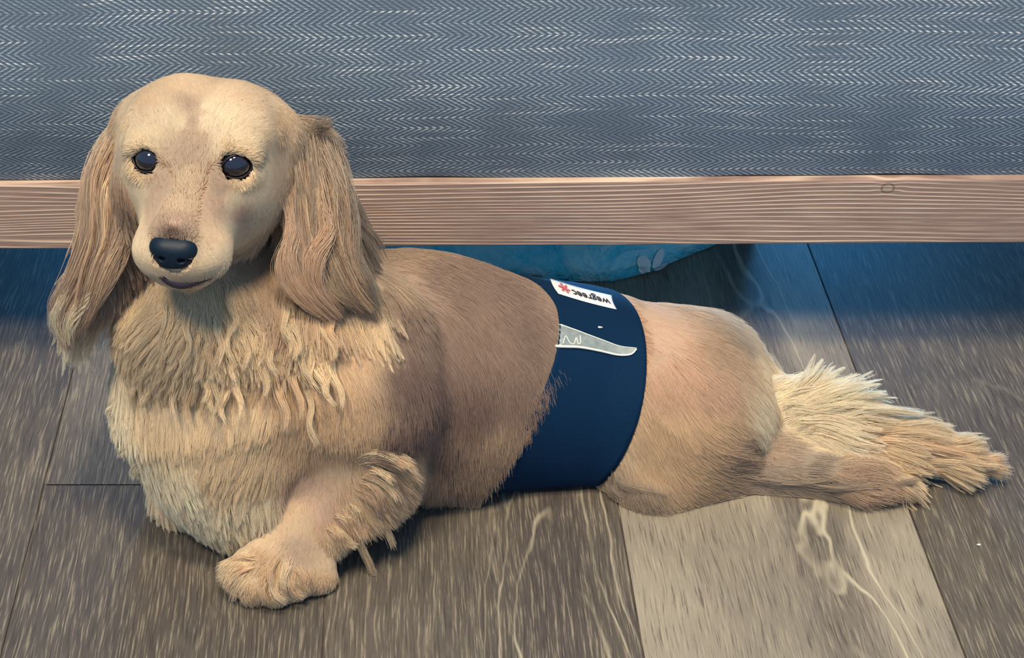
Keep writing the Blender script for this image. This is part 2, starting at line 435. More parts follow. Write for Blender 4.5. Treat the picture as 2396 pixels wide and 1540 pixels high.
# torso, shoulder to hips
ax0, ax1, ax2, ax3 = A(720, 855, .905), A(1040, 890, .930), A(1330, 918, .945), A(1580, 935, .945)
TA = (ax2-ax0)/np.linalg.norm(ax2-ax0)
U(cone(ax0, ax1, .071, .068), .02)
U(cone(ax1, ax2, .068, .061), .03)
U(cone(ax2, ax3, .060, .054), .03)
U(ellipsoid(A(940, 860, .925), (.070, .062, .066)), .02)
# chest and mane
U(ellipsoid(A(605, 900, .875), (.072, .064, .076)), .02)
U(ellipsoid(A(570, 1025, .855), (.055, .050, .050)), .02)
U(ellipsoid(A(600, 1130, .850), (.034, .034, .034)), .02)
U(cone(A(570, 830, .885), A(480, 560, .895), .070, .042), .025)
U(ellipsoid(A(480, 735, .855), (.043, .036, .034)), .02)
U(ellipsoid(A(650, 740, .880), (.050, .050, .042)), .02)
# shoulder, upper arm, forearm, paw (the dog's left leg)
U(ellipsoid(A(830, 860, .870), (.044, .045, .060)), .02)
U(cone(A(840, 930, .845), A(850, 1075, .842), .036, .030), .02)
U(cone(A(840, 1085, .840), A(715, 1235, .815), .027, .0195), .016)
U(cone(A(715, 1235, .815), A(675, 1305, .800), .0190, .0175), .012)
U(ellipsoid(A(660, 1318, .795), (.0225, .021, .0155)), .010)
for (tx, ty, tY, bx, by, bY, rr) in ((573, 1335, .788, 630, 1300, .797, .0088), (603, 1368, .7815, 650, 1315, .794, .0095), (645, 1376, .780, 675, 1315, .794, .0095), (688, 1366, .784, 705, 1310, .797, .0088)):
    U(cone(A(bx, by, bY), A(tx, ty, tY), rr*.95, rr), .0022)
U(ellipsoid(A(742, 1335, .795), (.010, .012, .011)), .006)
# tucked right foreleg under the mane
U(cone(A(450, 1130, .865), A(560, 1225, .850), .022, .016), .012)
U(ellipsoid(A(590, 1245, .838), (.018, .016, .012)), .008)
# hindquarters
U(ellipsoid(A(1580, 925, .945), (.050, .056, .050)), .02)
U(ellipsoid(A(1575, 975, .915), (.052, .044, .050)), .02)
U(cone(A(1590, 990, .905), A(1530, 1085, .893), .040, .026), .02)
U(cone(A(1540, 1095, .893), A(1780, 1090, .905), .024, .021), .02)
U(cone(A(1780, 1090, .900), A(1990, 1115, .882), .018, .012), .014)
U(ellipsoid(A(2015, 1118, .878), (.020, .014, .009)), .008)
U(ellipsoid(A(1645, 865, .975), (.030, .034, .033)), .014)
U(cone(A(1665, 865, .975), A(1795, 938, .960), .025, .018), .014)
# tail
tp = [A(1800, 960, .935), A(1930, 1000, .915), A(2080, 1035, .903), A(2220, 1065, .894), A(2300, 1084, .889)]
for a, b, ra, rb in zip(tp[:-1], tp[1:], (.019, .013, .010, .008), (.013, .010, .008, .005)): U(cone(a, b, ra, rb), .012)
# head
HD = Field((-.21, .72, .12), (-.0, .99, .31), .0014)
F_, F = F, HD
U(HE(0, -2.7, -.15, 4.1, 4.6, 3.3), .01)
for s in (-1, 1): U(HE(s*3.7, -3.4, -.2, 1.5, 1.6, 2.2), .012)
U(HE(1.75, -2.4, 1.15, 2.4, 2.8, 2.1), .012); U(HE(-1.35, -2.4, 1.2, 2.3, 2.8, 2.1), .012)
for s in (-1, 1):
    U(HE(s*1.75, -.55, 1.15, 2.0, 1.7, 1.45), .012)
    U(HE(s*2.45, -1.2, -2.0, 2.0, 2.4, 2.2), .014)
    U(HE(s*.95+.12, 3.0, -4.35, 1.45, 1.8, 1.2), .010)
U(HE(0, -.3, -1.0, 3.5, 2.9, 2.7), .014)
U(HC((.05, .3, -2.0), (.08, 3.0, -4.0), 2.45, 1.75), .014)
U(HC((0, .4, -.8), (0, 3.7, -3.3), 1.5, 1.05), .010)
U(HE(.12, 2.5, -5.45, 1.6, 1.8, .8), .004)
U(HE(.1, -1.6, -3.8, 3.0, 3.0, 2.0), .016)
CUT(HC((0, 2.5, 3.2), (0, -3., 4.4), .5, .5), .016)               # furrow between the brows
EYE = [(-2.04, 1.24, -.05), (2.28, 1.16, .16)]
for s, e in zip((-1, 1), EYE):
    U(HE(e[0], e[1]-.25, e[2]+.55, 1.25, .95, .75), .006)            # upper lid ridge
    U(HE(e[0], e[1]-.35, e[2]-.65, 1.20, .85, .60), .006)            # lower lid
    CUT(ellipsoid(H(e[0], e[1]+.30, e[2]), np.array((.0092, .0092, .0080)), HR), .0022)
# ears
def ear(pts, flat):
    pp = catmull([list(p)+[r] for p, r in pts], 4)
    for a, b in zip(pp[:-1], pp[1:]): U(cone(a[:3], b[:3], a[3], b[3], flat), .004)
earL = [(A(322, 305, .895), .009), (A(298, 360, .885), .013), (A(270, 450, .868), .015), (A(258, 560, .856), .015), (A(228, 655, .850), .009), (A(195, 715, .848), .005)]
earR = [(A(680, 315, .905), .010), (A(706, 365, .895), .015), (A(726, 460, .882), .018), (A(745, 560, .874), .017), (A(785, 660, .872), .011), (A(830, 705, .872), .006)]
ear(earL, ((.35, 1, 0), 2.6)); ear(earR, ((-.35, 1, 0), 2.6))
HD = F; F = F_
sl, P = F.sub(HD.lo+.002, HD.lo+HD.h*(HD.n-2)-.002)
shp = P.shape[:3]; d = sample(HD, P.reshape(-1, 3)).reshape(shp); a = F.D[sl]; k = .008
hh = np.clip(.5+.5*(d-a)/k, 0, 1); F.D[sl] = (a*hh+d*(1-hh))-k*hh*(1-hh)
# level with the floor
zz = F.lo[2]+F.h*np.arange(F.n[2]); F.D = np.maximum(F.D, (.0012-zz)[None, None, :].astype(np.float32))
BV, BF = surface_nets(F)
def bvh_of(V, Fc): return BVHTree.FromPolygons([tuple(v) for v in V], [tuple(map(int, f)) for f in Fc])
for _ in range(2):   # snap and relax
    g = np.stack([sample(F, BV+e)-sample(F, BV-e) for e in np.eye(3)*.001], 1)/.002
    BV = BV-(sample(F, BV)/np.maximum((g**2).sum(1), .05))[:, None]*g
BT = bvh_of(BV, BF)
def hit(px, py, bvh=None):
    d = Vector(ray(px, py)).normalized(); h, n, i, _ = (bvh or BT).ray_cast(Vector(C0), d)
    return (None, None) if h is None else (np.array(h), np.array(n if n.dot(d) < 0 else -n))
def grad(P):
    g = np.stack([sample(F, P+e)-sample(F, P-e) for e in np.eye(3)*.0025], 1)
    return g/np.maximum(np.linalg.norm(g, axis=1), 1e-9)[:, None]

# ---- coat colours and fur guides: picture position, lie of the hair, length (cm), lift, waviness, colour, region
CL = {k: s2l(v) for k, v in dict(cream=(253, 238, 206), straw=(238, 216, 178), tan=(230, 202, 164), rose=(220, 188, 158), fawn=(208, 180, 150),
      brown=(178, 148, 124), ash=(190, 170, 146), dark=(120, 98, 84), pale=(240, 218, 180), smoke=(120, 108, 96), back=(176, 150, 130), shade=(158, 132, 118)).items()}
G = []
def g(px, py, dx, dy, L, lift, wav, col, reg):
    h, n = hit(px, py)
    if h is None: return
    t = RT*dx-UP*dy; t = t-n*(t @ n); t /= max(np.linalg.norm(t), 1e-6)
    G.append((h, t, L*.01, lift, wav, CL[col], reg))
for r in [
 # skull and face: short, lying back and outwards
 (440,215,0,-1,.6,.12,0,'tan','h'),(360,240,-.5,-1,.6,.12,0,'tan','h'),(560,230,.5,-1,.6,.12,0,'tan','h'),(300,290,-.5,.8,.7,.05,0,'straw','h'),
 (660,280,.6,.8,.8,.06,0,'tan','h'),(450,260,0,-1,.5,.1,0,'fawn','h'),(448,300,0,-1,.45,.1,0,'fawn','h'),(446,335,0,-1,.4,.1,0,'fawn','h'),(425,300,-.1,-1,.45,.1,0,'pale','h'),(478,300,.1,-1,.45,.1,0,'pale','h'),(480,260,.1,-1,.5,.1,0,'straw','h'),(440,375,0,-1,.4,.1,0,'fawn','h'),(400,290,-.3,-1,.5,.1,0,'straw','h'),(510,280,.3,-1,.5,.1,0,'straw','h'),(455,340,0,-1,.4,.1,0,'fawn','h'),
 (345,322,-.6,-1,.45,.12,0,'pale','h'),(320,338,-.8,-.6,.45,.12,0,'pale','h'),(550,335,.6,-1,.45,.12,0,'pale','h'),(585,352,.9,-.5,.45,.12,0,'pale','h'),(520,345,.1,-1,.45,.12,0,'straw','h'),(445,420,0,-1,.35,.08,0,'tan','h'),(420,480,0,-1,.3,.06,0,'tan','h'),(410,530,0,-1,.25,.05,0,'rose','h'),
 (405,546,0,-1,.2,.05,0,'dark','h'),(330,430,-.5,.8,.5,.1,0,'pale','h'),(310,400,-.7,.6,.5,.1,0,'straw','h'),(375,425,.1,1,.4,.08,0,'fawn','h'),(365,470,-.2,1,.4,.08,0,'fawn','h'),
 (335,500,-.4,.9,.4,.08,0,'straw','h'),(335,580,-.3,.9,.35,.06,0,'straw','h'),(345,630,-.2,.9,.4,.08,0,'straw','h'),(500,470,.4,.9,.4,.08,0,'rose','h'),(515,420,.2,1,.4,.08,0,'fawn','h'),
 (570,440,.5,.9,.5,.1,0,'pale','h'),(610,410,.9,.5,.5,.1,0,'pale','h'),(540,455,.4,.9,.4,.08,0,'pale','h'),(560,490,.4,.9,.5,.1,0,'rose','h'),(610,480,.6,.8,.6,.1,0,'pale','h'),(640,400,.9,.6,.7,.12,0,'tan','h'),(540,520,.4,.9,.5,.1,0,'pale','h'),
 (490,540,.5,.9,.35,.08,0,'tan','h'),(490,600,.5,.8,.35,.08,0,'straw','h'),(540,570,.5,.8,.4,.08,0,'straw','h'),(530,610,.5,.7,.5,.1,0,'straw','h'),(600,560,.5,.9,.9,.12,0,'fawn','h'),
 (640,500,.4,1,1.,.12,0,'fawn','h'),(620,620,.3,1,1.4,.15,.2,'fawn','r'),(650,560,.3,1,1.2,.12,.2,'brown','r'),(400,672,.1,1,.8,.2,0,'pale','h'),(450,672,.2,1,.8,.2,0,'pale','h'),
 # left ear
 (290,340,-.15,1,1.0,.03,.1,'ash','e'),(268,400,-.12,1,1.8,.03,.2,'ash','e'),(256,480,-.12,1,3.2,.03,.3,'fawn','e'),(282,480,.0,1,2.8,.03,.3,'fawn','e'),(275,560,-.25,1,3.4,.04,.35,'brown','e'),
 (245,570,-.35,1,4.0,.03,.4,'ash','e'),(222,650,-.6,1,3.8,.06,.4,'pale','e'),(200,710,-.5,1,4.2,.06,.4,'cream','e'),(245,640,-.5,1,3.6,.06,.4,'fawn','e'),(285,420,0,1,1.8,.04,.1,'brown','e'),
 # right ear
 (695,310,.5,.9,1.4,.06,.1,'ash','f'),(735,350,.3,1,2.2,.04,.25,'ash','f'),(700,380,.1,1,2.4,.05,.25,'fawn','f'),(745,430,.25,1,3.6,.04,.45,'ash','f'),(725,480,0,1,3.6,.05,.45,'tan','f'),
 (765,520,.35,1,4.4,.04,.5,'ash','f'),(720,560,.05,1,4.4,.05,.5,'tan','f'),(755,560,.25,1,4.6,.04,.5,'fawn','f'),(795,640,.6,1,4.,.06,.4,'pale','f'),(830,700,.6,1,4.,.06,.4,'pale','f'),(770,640,.3,1,4.8,.1,.4,'fawn','f'),(740,620,.25,1,4.2,.1,.4,'tan','f'),
 # mane
 (300,680,-.5,1,2.6,.25,.4,'pale','r'),(290,740,-.5,1,3.,.3,.5,'cream','r'),(380,720,-.3,1,2.6,.2,.5,'pale','r'),(450,740,0,1,2.6,.2,.6,'pale','r'),(520,760,.1,1,2.8,.22,.7,'pale','r'),
 (590,740,.1,1,2.8,.22,.6,'straw','r'),(640,700,.3,1,2.6,.2,.5,'fawn','r'),(700,760,.5,1,3.2,.2,.5,'pale','r'),(760,760,.6,1,2.8,.15,.4,'fawn','r'),(330,820,-.4,1,3.,.28,.5,'pale','r'),
 (420,830,-.2,1,2.8,.2,.5,'straw','r'),(520,850,-.05,1,2.8,.18,.4,'straw','r'),(620,840,.2,1,2.6,.15,.4,'tan','r'),(720,850,.3,1,2.4,.15,.3,'tan','r'),
 (300,920,-.6,1,2.6,.3,.3,'cream','r'),(380,930,-.4,1,2.4,.2,.3,'pale','r'),(480,950,-.1,1,2.2,.15,.2,'pale','r'),(580,960,.1,1,2.2,.15,.2,'pale','r'),(300,1000,-.45,1,2.4,.25,.3,'cream','r'),
 (350,1060,-.2,1,2.4,.22,.3,'cream','r'),(430,1080,-.1,1,2.4,.22,.3,'cream','r'),(500,1060,-.1,1,2.6,.2,.2,'straw','r'),(600,1060,.0,1,2.6,.15,.2,'straw','r'),(470,1160,-.05,1,2.6,.22,.2,'cream','r'),
 (540,1150,-.1,1,3.0,.24,.2,'cream','r'),(600,1150,.15,1,3.2,.22,.2,'cream','r'),(560,1210,.0,1,3.0,.25,.2,'cream','r'),
 # shoulder and body
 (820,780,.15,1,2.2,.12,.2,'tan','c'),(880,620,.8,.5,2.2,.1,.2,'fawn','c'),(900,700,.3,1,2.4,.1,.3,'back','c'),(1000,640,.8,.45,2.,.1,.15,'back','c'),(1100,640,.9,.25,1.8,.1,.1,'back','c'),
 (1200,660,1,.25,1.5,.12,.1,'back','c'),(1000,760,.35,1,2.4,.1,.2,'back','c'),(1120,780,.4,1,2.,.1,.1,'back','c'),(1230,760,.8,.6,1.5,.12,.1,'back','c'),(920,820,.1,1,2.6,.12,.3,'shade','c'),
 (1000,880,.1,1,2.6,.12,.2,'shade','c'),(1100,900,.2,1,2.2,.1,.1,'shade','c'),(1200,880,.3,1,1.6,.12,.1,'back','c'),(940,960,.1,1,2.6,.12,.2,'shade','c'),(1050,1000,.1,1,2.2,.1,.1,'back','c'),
 (1150,1000,.15,1,1.8,.12,.1,'fawn','c'),(1000,1100,.1,1,2.4,.15,.1,'rose','c'),(1080,1120,.15,1,2.2,.15,.1,'fawn','c'),(980,1180,.1,1,2.6,.25,.2,'fawn','c'),
 # shoulder, foreleg
 (760,930,.1,1,1.6,.1,.1,'tan','c'),(850,960,.3,1,1.6,.1,.1,'tan','l'),(690,1000,.0,1,1.8,.1,.1,'tan','l'),(880,1040,.5,.8,1.6,.1,.1,'tan','l'),(900,1080,.7,.6,1.8,.14,.2,'tan','l'),
 (780,1050,.2,1,1.3,.08,.1,'tan','l'),(720,1100,-.05,1,1.2,.06,.0,'rose','l'),(860,1130,.6,.8,2.4,.2,.2,'tan','l'),(820,1180,.6,.9,2.4,.2,.2,'tan','l'),(760,1180,.2,1,1.2,.08,0,'rose','l'),
 (700,1200,-.1,1,.9,.06,0,'tan','l'),(790,1220,.6,1,1.6,.14,.2,'straw','l'),(700,1270,-.3,1,.7,.08,0,'fawn','l'),(640,1290,-.7,.7,.8,.12,0,'tan','l'),(590,1320,-.6,1,1.1,.2,.1,'pale','l'),
 (615,1350,-.2,1,.55,.12,.1,'tan','l'),(655,1350,.05,1,.55,.12,.1,'tan','l'),(695,1370,.2,1,.5,.12,.1,'pale','l'),(740,1330,.2,1,.8,.1,0,'tan','l'),
 # hindquarters
 (1520,700,.9,.4,1.3,.08,0,'fawn','c'),(1560,780,.6,.8,1.4,.08,0,'rose','c'),(1640,800,.7,.8,1.4,.08,0,'fawn','c'),(1700,780,.6,.8,1.6,.1,0,'ash','c'),(1760,840,.7,.8,1.8,.12,.1,'pale','c'),
 (1540,880,.5,.9,1.5,.08,0,'rose','c'),(1640,900,.7,.7,1.6,.08,0,'rose','c'),(1560,980,.4,.9,1.6,.08,0,'tan','c'),(1660,980,.8,.5,1.8,.08,.1,'tan','c'),(1750,960,.9,.35,2.4,.12,.2,'cream','c'),
 (1520,1080,.3,.9,1.5,.1,0,'tan','c'),(1600,1060,.7,.6,1.5,.08,0,'tan','c'),(1500,1130,.5,.8,1.8,.2,.1,'ash','c'),(1590,1130,.7,.6,1.6,.12,.1,'tan','c'),(1700,1060,.9,.2,1.8,.1,.1,'fawn','c'),
 (1780,1050,1,.1,2.6,.12,.2,'fawn','c'),(1780,1100,1,.15,2.4,.12,.2,'ash','c'),(1880,1100,1,0,2.2,.12,.3,'ash','c'),(1980,1120,1,-.05,1.8,.12,.3,'fawn','c'),
 # tail
 (1840,950,.9,-.05,4.0,.25,.3,'cream','t'),(1850,930,.85,-.5,3.6,.4,.4,'cream','t'),(1900,960,1,-.1,4.4,.25,.3,'cream','t'),(1900,1010,1,.15,4.0,.15,.3,'cream','t'),(1990,1000,1,-.05,4.6,.2,.2,'straw','t'),
 (1990,1040,1,0,3.2,.12,.2,'straw','t'),(2080,1020,1,-.05,4.0,.16,.15,'straw','t'),(2080,1050,1,0,3.,.1,.15,'straw','t'),(2180,1050,1,-.02,2.6,.12,.1,'straw','t'),(2180,1075,1,.08,2.6,.08,.1,'straw','t'),
 (2270,1070,1,.05,1.6,.1,.1,'tan','t'),
]: g(*r)
GP = np.array([x[0] for x in G]); GTn = np.array([x[1] for x in G]); GL = np.array([x[2] for x in G]); GLi = np.array([x[3] for x in G])
GW = np.array([x[4] for x in G]); GC = np.array([x[5] for x in G]); GR = np.array([x[6] for x in G])
def guide(P, reg=None):
    out = [np.zeros((len(P), 3)), np.zeros(len(P)), np.zeros(len(P)), np.zeros(len(P)), np.zeros((len(P), 3)), np.zeros(len(P), int)]
    for a in range(0, len(P), 20000):
        q = P[a:a+20000]; d2 = ((q[:, None]-GP[None])**2).sum(-1)+2e-6; wt = 1/d2**2; wt /= wt.sum(1, keepdims=True)
        for o, arr in zip(out[:5], (GTn, GL, GLi, GW, GC)): o[a:a+20000] = wt @ arr
        out[5][a:a+20000] = d2.argmin(1)
    return out

# ---- dog root and body mesh
root = A(1050, 1150, .9); dog = bpy.data.objects.new('dog', None); COL.objects.link(dog); dog.location = (float(root[0]), .9, 0)
tag(dog, 'cream long-haired dachshund lying on the plank floor, looking at the camera', 'dog')
body = mesh_obj('body', BV, BF, None, dog)
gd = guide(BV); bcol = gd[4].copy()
for e in EYE:   # dark eyelid rims and the corner towards the nose
    c = H(e[0], e[1]+.1, e[2]); d = np.linalg.norm(((BV-c) @ HR)/np.array((1.16, 1.3, .98)), axis=1)
    m = np.clip((.0105-d)/.0010, 0, 1)[:, None]; bcol = bcol*(1-m)+s2l((44, 34, 36))*m
def paint(attr_col):
    at = body.data.color_attributes.new('coat', 'FLOAT_COLOR', 'POINT')
    at.data.foreach_set('color', np.column_stack([attr_col, np.ones(len(attr_col))]).astype(np.float32).ravel())
paint(bcol)
def skin_mat():
    m = NT('coat_skin'); a = m.n('ShaderNodeAttribute', attribute_name='coat')
    m.set(m.b.inputs['Base Color'], m.mix(1., a.outputs['Color'], (.92, .90, .88, 1), 'MULTIPLY')); m.b.inputs['Roughness'].default_value = .8
    m.b.inputs['Specular IOR Level'].default_value = .1; return m.m
body.data.materials.append(skin_mat())

# ---- eyes
def uv_ball(name, c, rx, ry, rz, R, mat, parent, seg=40, rings=24):
    V = []; Fc = []
    for j in range(rings+1):
        th = math.pi*j/rings
        for i in range(seg):
            ph = 2*math.pi*i/seg; V.append(np.array(c)+R @ np.array([rx*math.sin(th)*math.cos(ph), ry*math.cos(th), rz*math.sin(th)*math.sin(ph)]))
    for j in range(rings):
        for i in range(seg): k = (i+1) % seg; Fc.append((j*seg+i, (j+1)*seg+i, (j+1)*seg+k, j*seg+k))
    o = mesh_obj(name, V, Fc, mat, parent); return o
def eye_mat():
    m = NT('dark_brown_eye'); m.b.inputs['Base Color'].default_value = rgba((26, 24, 30)); m.b.inputs['Roughness'].default_value = .06
    m.b.inputs['Coat Weight'].default_value = 1.; m.b.inputs['Coat Roughness'].default_value = .02; return m.m
em = eye_mat(); pup = simple('pupil_black', (6, 6, 8), .1, **{'Coat Weight': 1., 'Coat Roughness': .02}); rim = simple('eyelid_skin', (40, 30, 34), .45)
for e in EYE:
    ec = H(e[0], e[1]+.02, e[2]); er = .0091
    uv_ball('eye', ec, er, er, er*.97, HR, em, dog)

lid = simple('eyelid_skin', (38, 28, 34), .4)
for e, out in zip(EYE, ([(308, 366), (318, 353), (338, 346), (358, 352), (370, 368), (374, 388), (377, 404), (360, 402), (338, 403), (318, 394)],
                        [(507, 408), (518, 388), (534, 370), (556, 361), (578, 367), (592, 383), (586, 402), (570, 414), (550, 418), (528, 413)])):
    ec = H(e[0], e[1]+.02, e[2]); V = []
    loop = catmull(out+out[:1], 5)[:-1]; cx, cy = np.mean(loop, 0)
    n = len(loop)
    for f in (.93, 1.0, 1.06):
        for x, y in loop:
            x, y = cx+(x-cx)*f, cy+(y-cy)*f; d = ray(x, y); d /= np.linalg.norm(d); t = (ec-C0) @ d; c = C0+d*t; rr_ = np.linalg.norm(c-ec); R_e = .0097
            V.append(c-d*math.sqrt(max(R_e**2-rr_**2, 0)) if f < 1.05 else c-d*(math.sqrt(max(R_e**2-rr_**2, 0))-.0008))
    Fc = [(b*n+i, b*n+(i+1) % n, (b+1)*n+(i+1) % n, (b+1)*n+i) for b in (0, 1) for i in range(n)]
    o = mesh_obj('eyelid', V, Fc, lid, dog); so = o.modifiers.new('thick', 'SOLIDIFY'); so.thickness = .0005; so.offset = 0
# ---- nose
NF = Field(H(-2.2, 7.2, -4.6)*0+np.minimum(H(-2, 7, -4.4), H(2, 3.6, -.6))-.006, np.maximum(H(-2, 7, -4.4), H(2, 3.6, -.6))+.006, .0005)
FB, F = F, NF
NC = (.02, 4.58, -3.90)
def N(r, f, u, a, b, c): return HE(NC[0]+r, NC[1]+f, NC[2]+u, a, b, c)
U(N(-.60, .05, .30, .72, .72, .62), .005); U(N(.60, .05, .30, .72, .72, .62), .005); U(N(0, .10, .05, .95, .75, .80), .006)
U(N(0, .05, -.50, .66, .62, .50), .006)
for s in (-1, 1):
    CUT(N(s*.50, .80, -.12, .17, .26, .12), .0012); CUT(N(s*.88, .52, -.06, .20, .16, .06), .0015)
CUT(HC((NC[0], NC[1]+.98, NC[2]+.1), (NC[0], NC[1]+.80, NC[2]-1.2), .05, .05), .001)
NV, NQ = surface_nets(F); F = FB
def nose_mat():
    m = NT('wet_black_nose'); tc = m.n('ShaderNodeTexCoord')
    m.b.inputs['Base Color'].default_value = rgba((7, 26, 38)); m.b.inputs['Roughness'].default_value = .5; m.b.inputs['Specular IOR Level'].default_value = .3
    v = m.n('ShaderNodeTexVoronoi', {'Vector': tc.outputs['Object'], 'Scale': 1500.}); m.bump(v.outputs['Distance'], .12, .0002); return m.m
mesh_obj('nose', NV, NQ, nose_mat(), dog)

# ---- lips: a dark line sagging from the nose to the corner of the mouth
def tube(name, pts, rad, mat, parent, seg=10, flat=1.):
    pts = np.array(pts); V = []; Fc = []
    for i, p in enumerate(pts):
        t = pts[min(i+1, len(pts)-1)]-pts[max(i-1, 0)]; t /= np.linalg.norm(t); a = np.cross(t, FW); a /= np.linalg.norm(a); b = np.cross(t, a)
        for k in range(seg): th = 2*math.pi*k/seg; V.append(p+rad[i]*(math.cos(th)*a+math.sin(th)*b*flat))
    for i in range(len(pts)-1):
        for k in range(seg): q = (k+1) % seg; Fc.append((i*seg+k, i*seg+q, (i+1)*seg+q, (i+1)*seg+k))
    Fc.append(tuple(range(seg))[::-1]); Fc.append(tuple((len(pts)-1)*seg+k for k in range(seg)))
    return mesh_obj(name, V, Fc, mat, parent)
lp = catmull([(378, 643, .8), (392, 653, 2.6), (418, 661, 3.6), (445, 660, 3.0), (475, 653, 1.7), (505, 643, 1.1), (530, 628, .8), (546, 608, .5)], 6)
pts, rr = [], []
for x, y, r in lp:
    h, n = hit(x, y)
    if h is not None: pts.append(h+n*.0004); rr.append(max(r, .3)*.00088)
tube('lips', pts, rr, simple('dark_lip_skin', (52, 40, 50), .5), dog)

# ---- belly band: wraps the waist just above the coat
bA = ax2; Bx = TA; By = np.cross([0, 0, 1.], Bx); By /= np.linalg.norm(By); Bz = np.cross(Bx, By)
def band_edges(th):   # half widths along the body axis: [towards shoulder, towards rump]
    return BAND_L(th), BAND_R(th)
# the edges are picked where they cross the body in the picture and carried round it
def ring_t(pix):
    T, TH = [], []
    for px, py in pix:
        h, n = hit(px, py)
        if h is None: continue
        q = h-bA; T.append(q @ Bx); TH.append(math.atan2(q @ Bz, -(q @ By)))   # 0 = towards camera, +90 = up
    o = np.argsort(TH); TH = np.array(TH)[o]; T = np.array(T)[o]
    return lambda th: np.interp((th+math.pi/2) % (2*math.pi)-math.pi/2, np.concatenate([TH, [TH[-1]+1.2, TH[0]+2*math.pi]]), np.concatenate([T, [T[-1]*.6+T[0]*.4, T[0]]]))
BAND_L = ring_t([(1268, 655), (1300, 720), (1306, 770), (1296, 840), (1268, 910), (1235, 980), (1185, 1050), (1125, 1120)])
BAND_R = ring_t([(1462, 690), (1488, 740), (1505, 800), (1507, 860), (1500, 930), (1482, 1000), (1455, 1060), (1418, 1110)])
def band_point(th, t, off):
    dirv = -By*math.cos(th)+Bz*math.sin(th); o = bA+Bx*t
    h, n, i, _ = BT.ray_cast(Vector(o+dirv*.2), Vector(-dirv)); p = np.array(h) if h is not None else o+dirv*.06
    r = (p-o) @ dirv
    return o+dirv*(min(max(r, .03), .085)+off)
nth, nt = 96, 26; V = []; BO, BI = .0034, .0006
for j in range(nt+1):
    for i in range(nth):
        th = 2*math.pi*i/nth-math.pi/2; lo, hi_ = BAND_L(th), BAND_R(th); V.append(band_point(th, lo+(hi_-lo)*j/nt, BO))
V = np.array(V).reshape(nt+1, nth, 3)
for _ in range(3): V = .5*V+.25*(np.roll(V, 1, 1)+np.roll(V, -1, 1))
V[..., 2] = np.maximum(V[..., 2], .0015)
inner = V.copy(); cc = bA+((V-bA) @ Bx)[..., None]*Bx; dv = V-cc; inner = cc+dv*(1-.0030/np.linalg.norm(dv, axis=-1, keepdims=True))
N1 = (nt+1)*nth; VV = np.concatenate([V.reshape(-1, 3), inner.reshape(-1, 3)]); Fc = []
for j in range(nt):
    for i in range(nth):
        k = (i+1) % nth; a, b, c, d = j*nth+i, j*nth+k, (j+1)*nth+k, (j+1)*nth+i; Fc.append((a, b, c, d)); Fc.append((N1+d, N1+c, N1+b, N1+a))
for i in range(nth):
    k = (i+1) % nth; Fc.append((k, i, N1+i, N1+k)); a = nt*nth; Fc.append((a+i, a+k, N1+a+k, N1+a+i))
def band_mat():
    m = NT('navy_band_fabric'); tc = m.n('ShaderNodeTexCoord'); n1 = m.noise(tc.outputs['Object'], 1500., 2)
    m.set(m.b.inputs['Base Color'], m.mix(n1, rgba((4, 30, 54)), rgba((10, 46, 74)))); m.b.inputs['Roughness'].default_value = .85
    m.b.inputs['Specular IOR Level'].default_value = .12; m.bump(n1, .3, .0004); return m.m
band = mesh_obj('belly_band', VV, Fc, band_mat(), dog); band['label'] = 'dark navy fabric belly band'
bb = BVHTree.FromPolygons([tuple(v) for v in VV], Fc)
# hem seams
def on_band(px, py, off):
    h, n = hit(px, py, bb)
    if h is None: h, n = hit(px, py)
    return h+n*off
def patch(name, fn, nu, nv, off, mat, lift=None):
    V = [on_band(*fn(i/nu, j/nv), off if lift is None else off+lift(i/nu, j/nv)) for j in range(nv+1) for i in range(nu+1)]
    Fc = [(j*(nu+1)+i, (j+1)*(nu+1)+i, (j+1)*(nu+1)+i+1, j*(nu+1)+i+1) for j in range(nv) for i in range(nu)]
    me = mesh_obj(name, V, Fc, mat, band); so = me.modifiers.new('thick', 'SOLIDIFY'); so.thickness = .0005; so.offset = -1; return me
LQ = [np.array(p, float) for p in ((1287, 655), (1430, 694), (1442, 726), (1306, 689))]
def lab(u, v):   # u along, v downwards in the picture
    top = LQ[0]*(1-u)+LQ[1]*u; bot = LQ[3]*(1-u)+LQ[2]*u
    p = top*(1-v)+bot*v; p[1] += 2.0*math.sin(math.pi*u)*(1 if True else 0); p[0] -= 2.5*math.sin(math.pi*v); return p
patch('label_patch', lab, 24, 8, .0009, simple('white_label', (244, 240, 228), .6))
# lettering on the label, upside down as the dog wears it
def lettering(txt, u0, u1, v0, v1, mat, name):
    cu = bpy.data.curves.new('t', 'FONT'); cu.body = txt; cu.size = 1; cu.offset = .022; to = bpy.data.objects.new('t', cu); COL.objects.link(to)
    bpy.context.view_layer.update(); ev = to.evaluated_get(bpy.context.evaluated_depsgraph_get()); me = ev.to_mesh()
    bm = bmesh.new(); bm.from_mesh(me); bmesh.ops.triangulate(bm, faces=bm.faces)
    xs = [v.co.x for v in bm.verts]; ys = [v.co.y for v in bm.verts]; x0, x1, y0, y1 = min(xs), max(xs), min(ys), max(ys)
    V = [on_band(*lab(u1+(u0-u1)*(v.co.x-x0)/(x1-x0), v0+(v1-v0)*(v.co.y-y0)/(y1-y0)), .0013) for v in bm.verts]
    Fc = [tuple(v.index for v in f.verts)[::1] for f in bm.faces]; bm.free(); ev.to_mesh_clear(); bpy.data.objects.remove(to)
    return mesh_obj(name, V, Fc, mat, band, smooth=False)
lettering('wegreec', .31, .945, .22, .70, simple('label_ink', (46, 44, 48), .6), 'lettering')
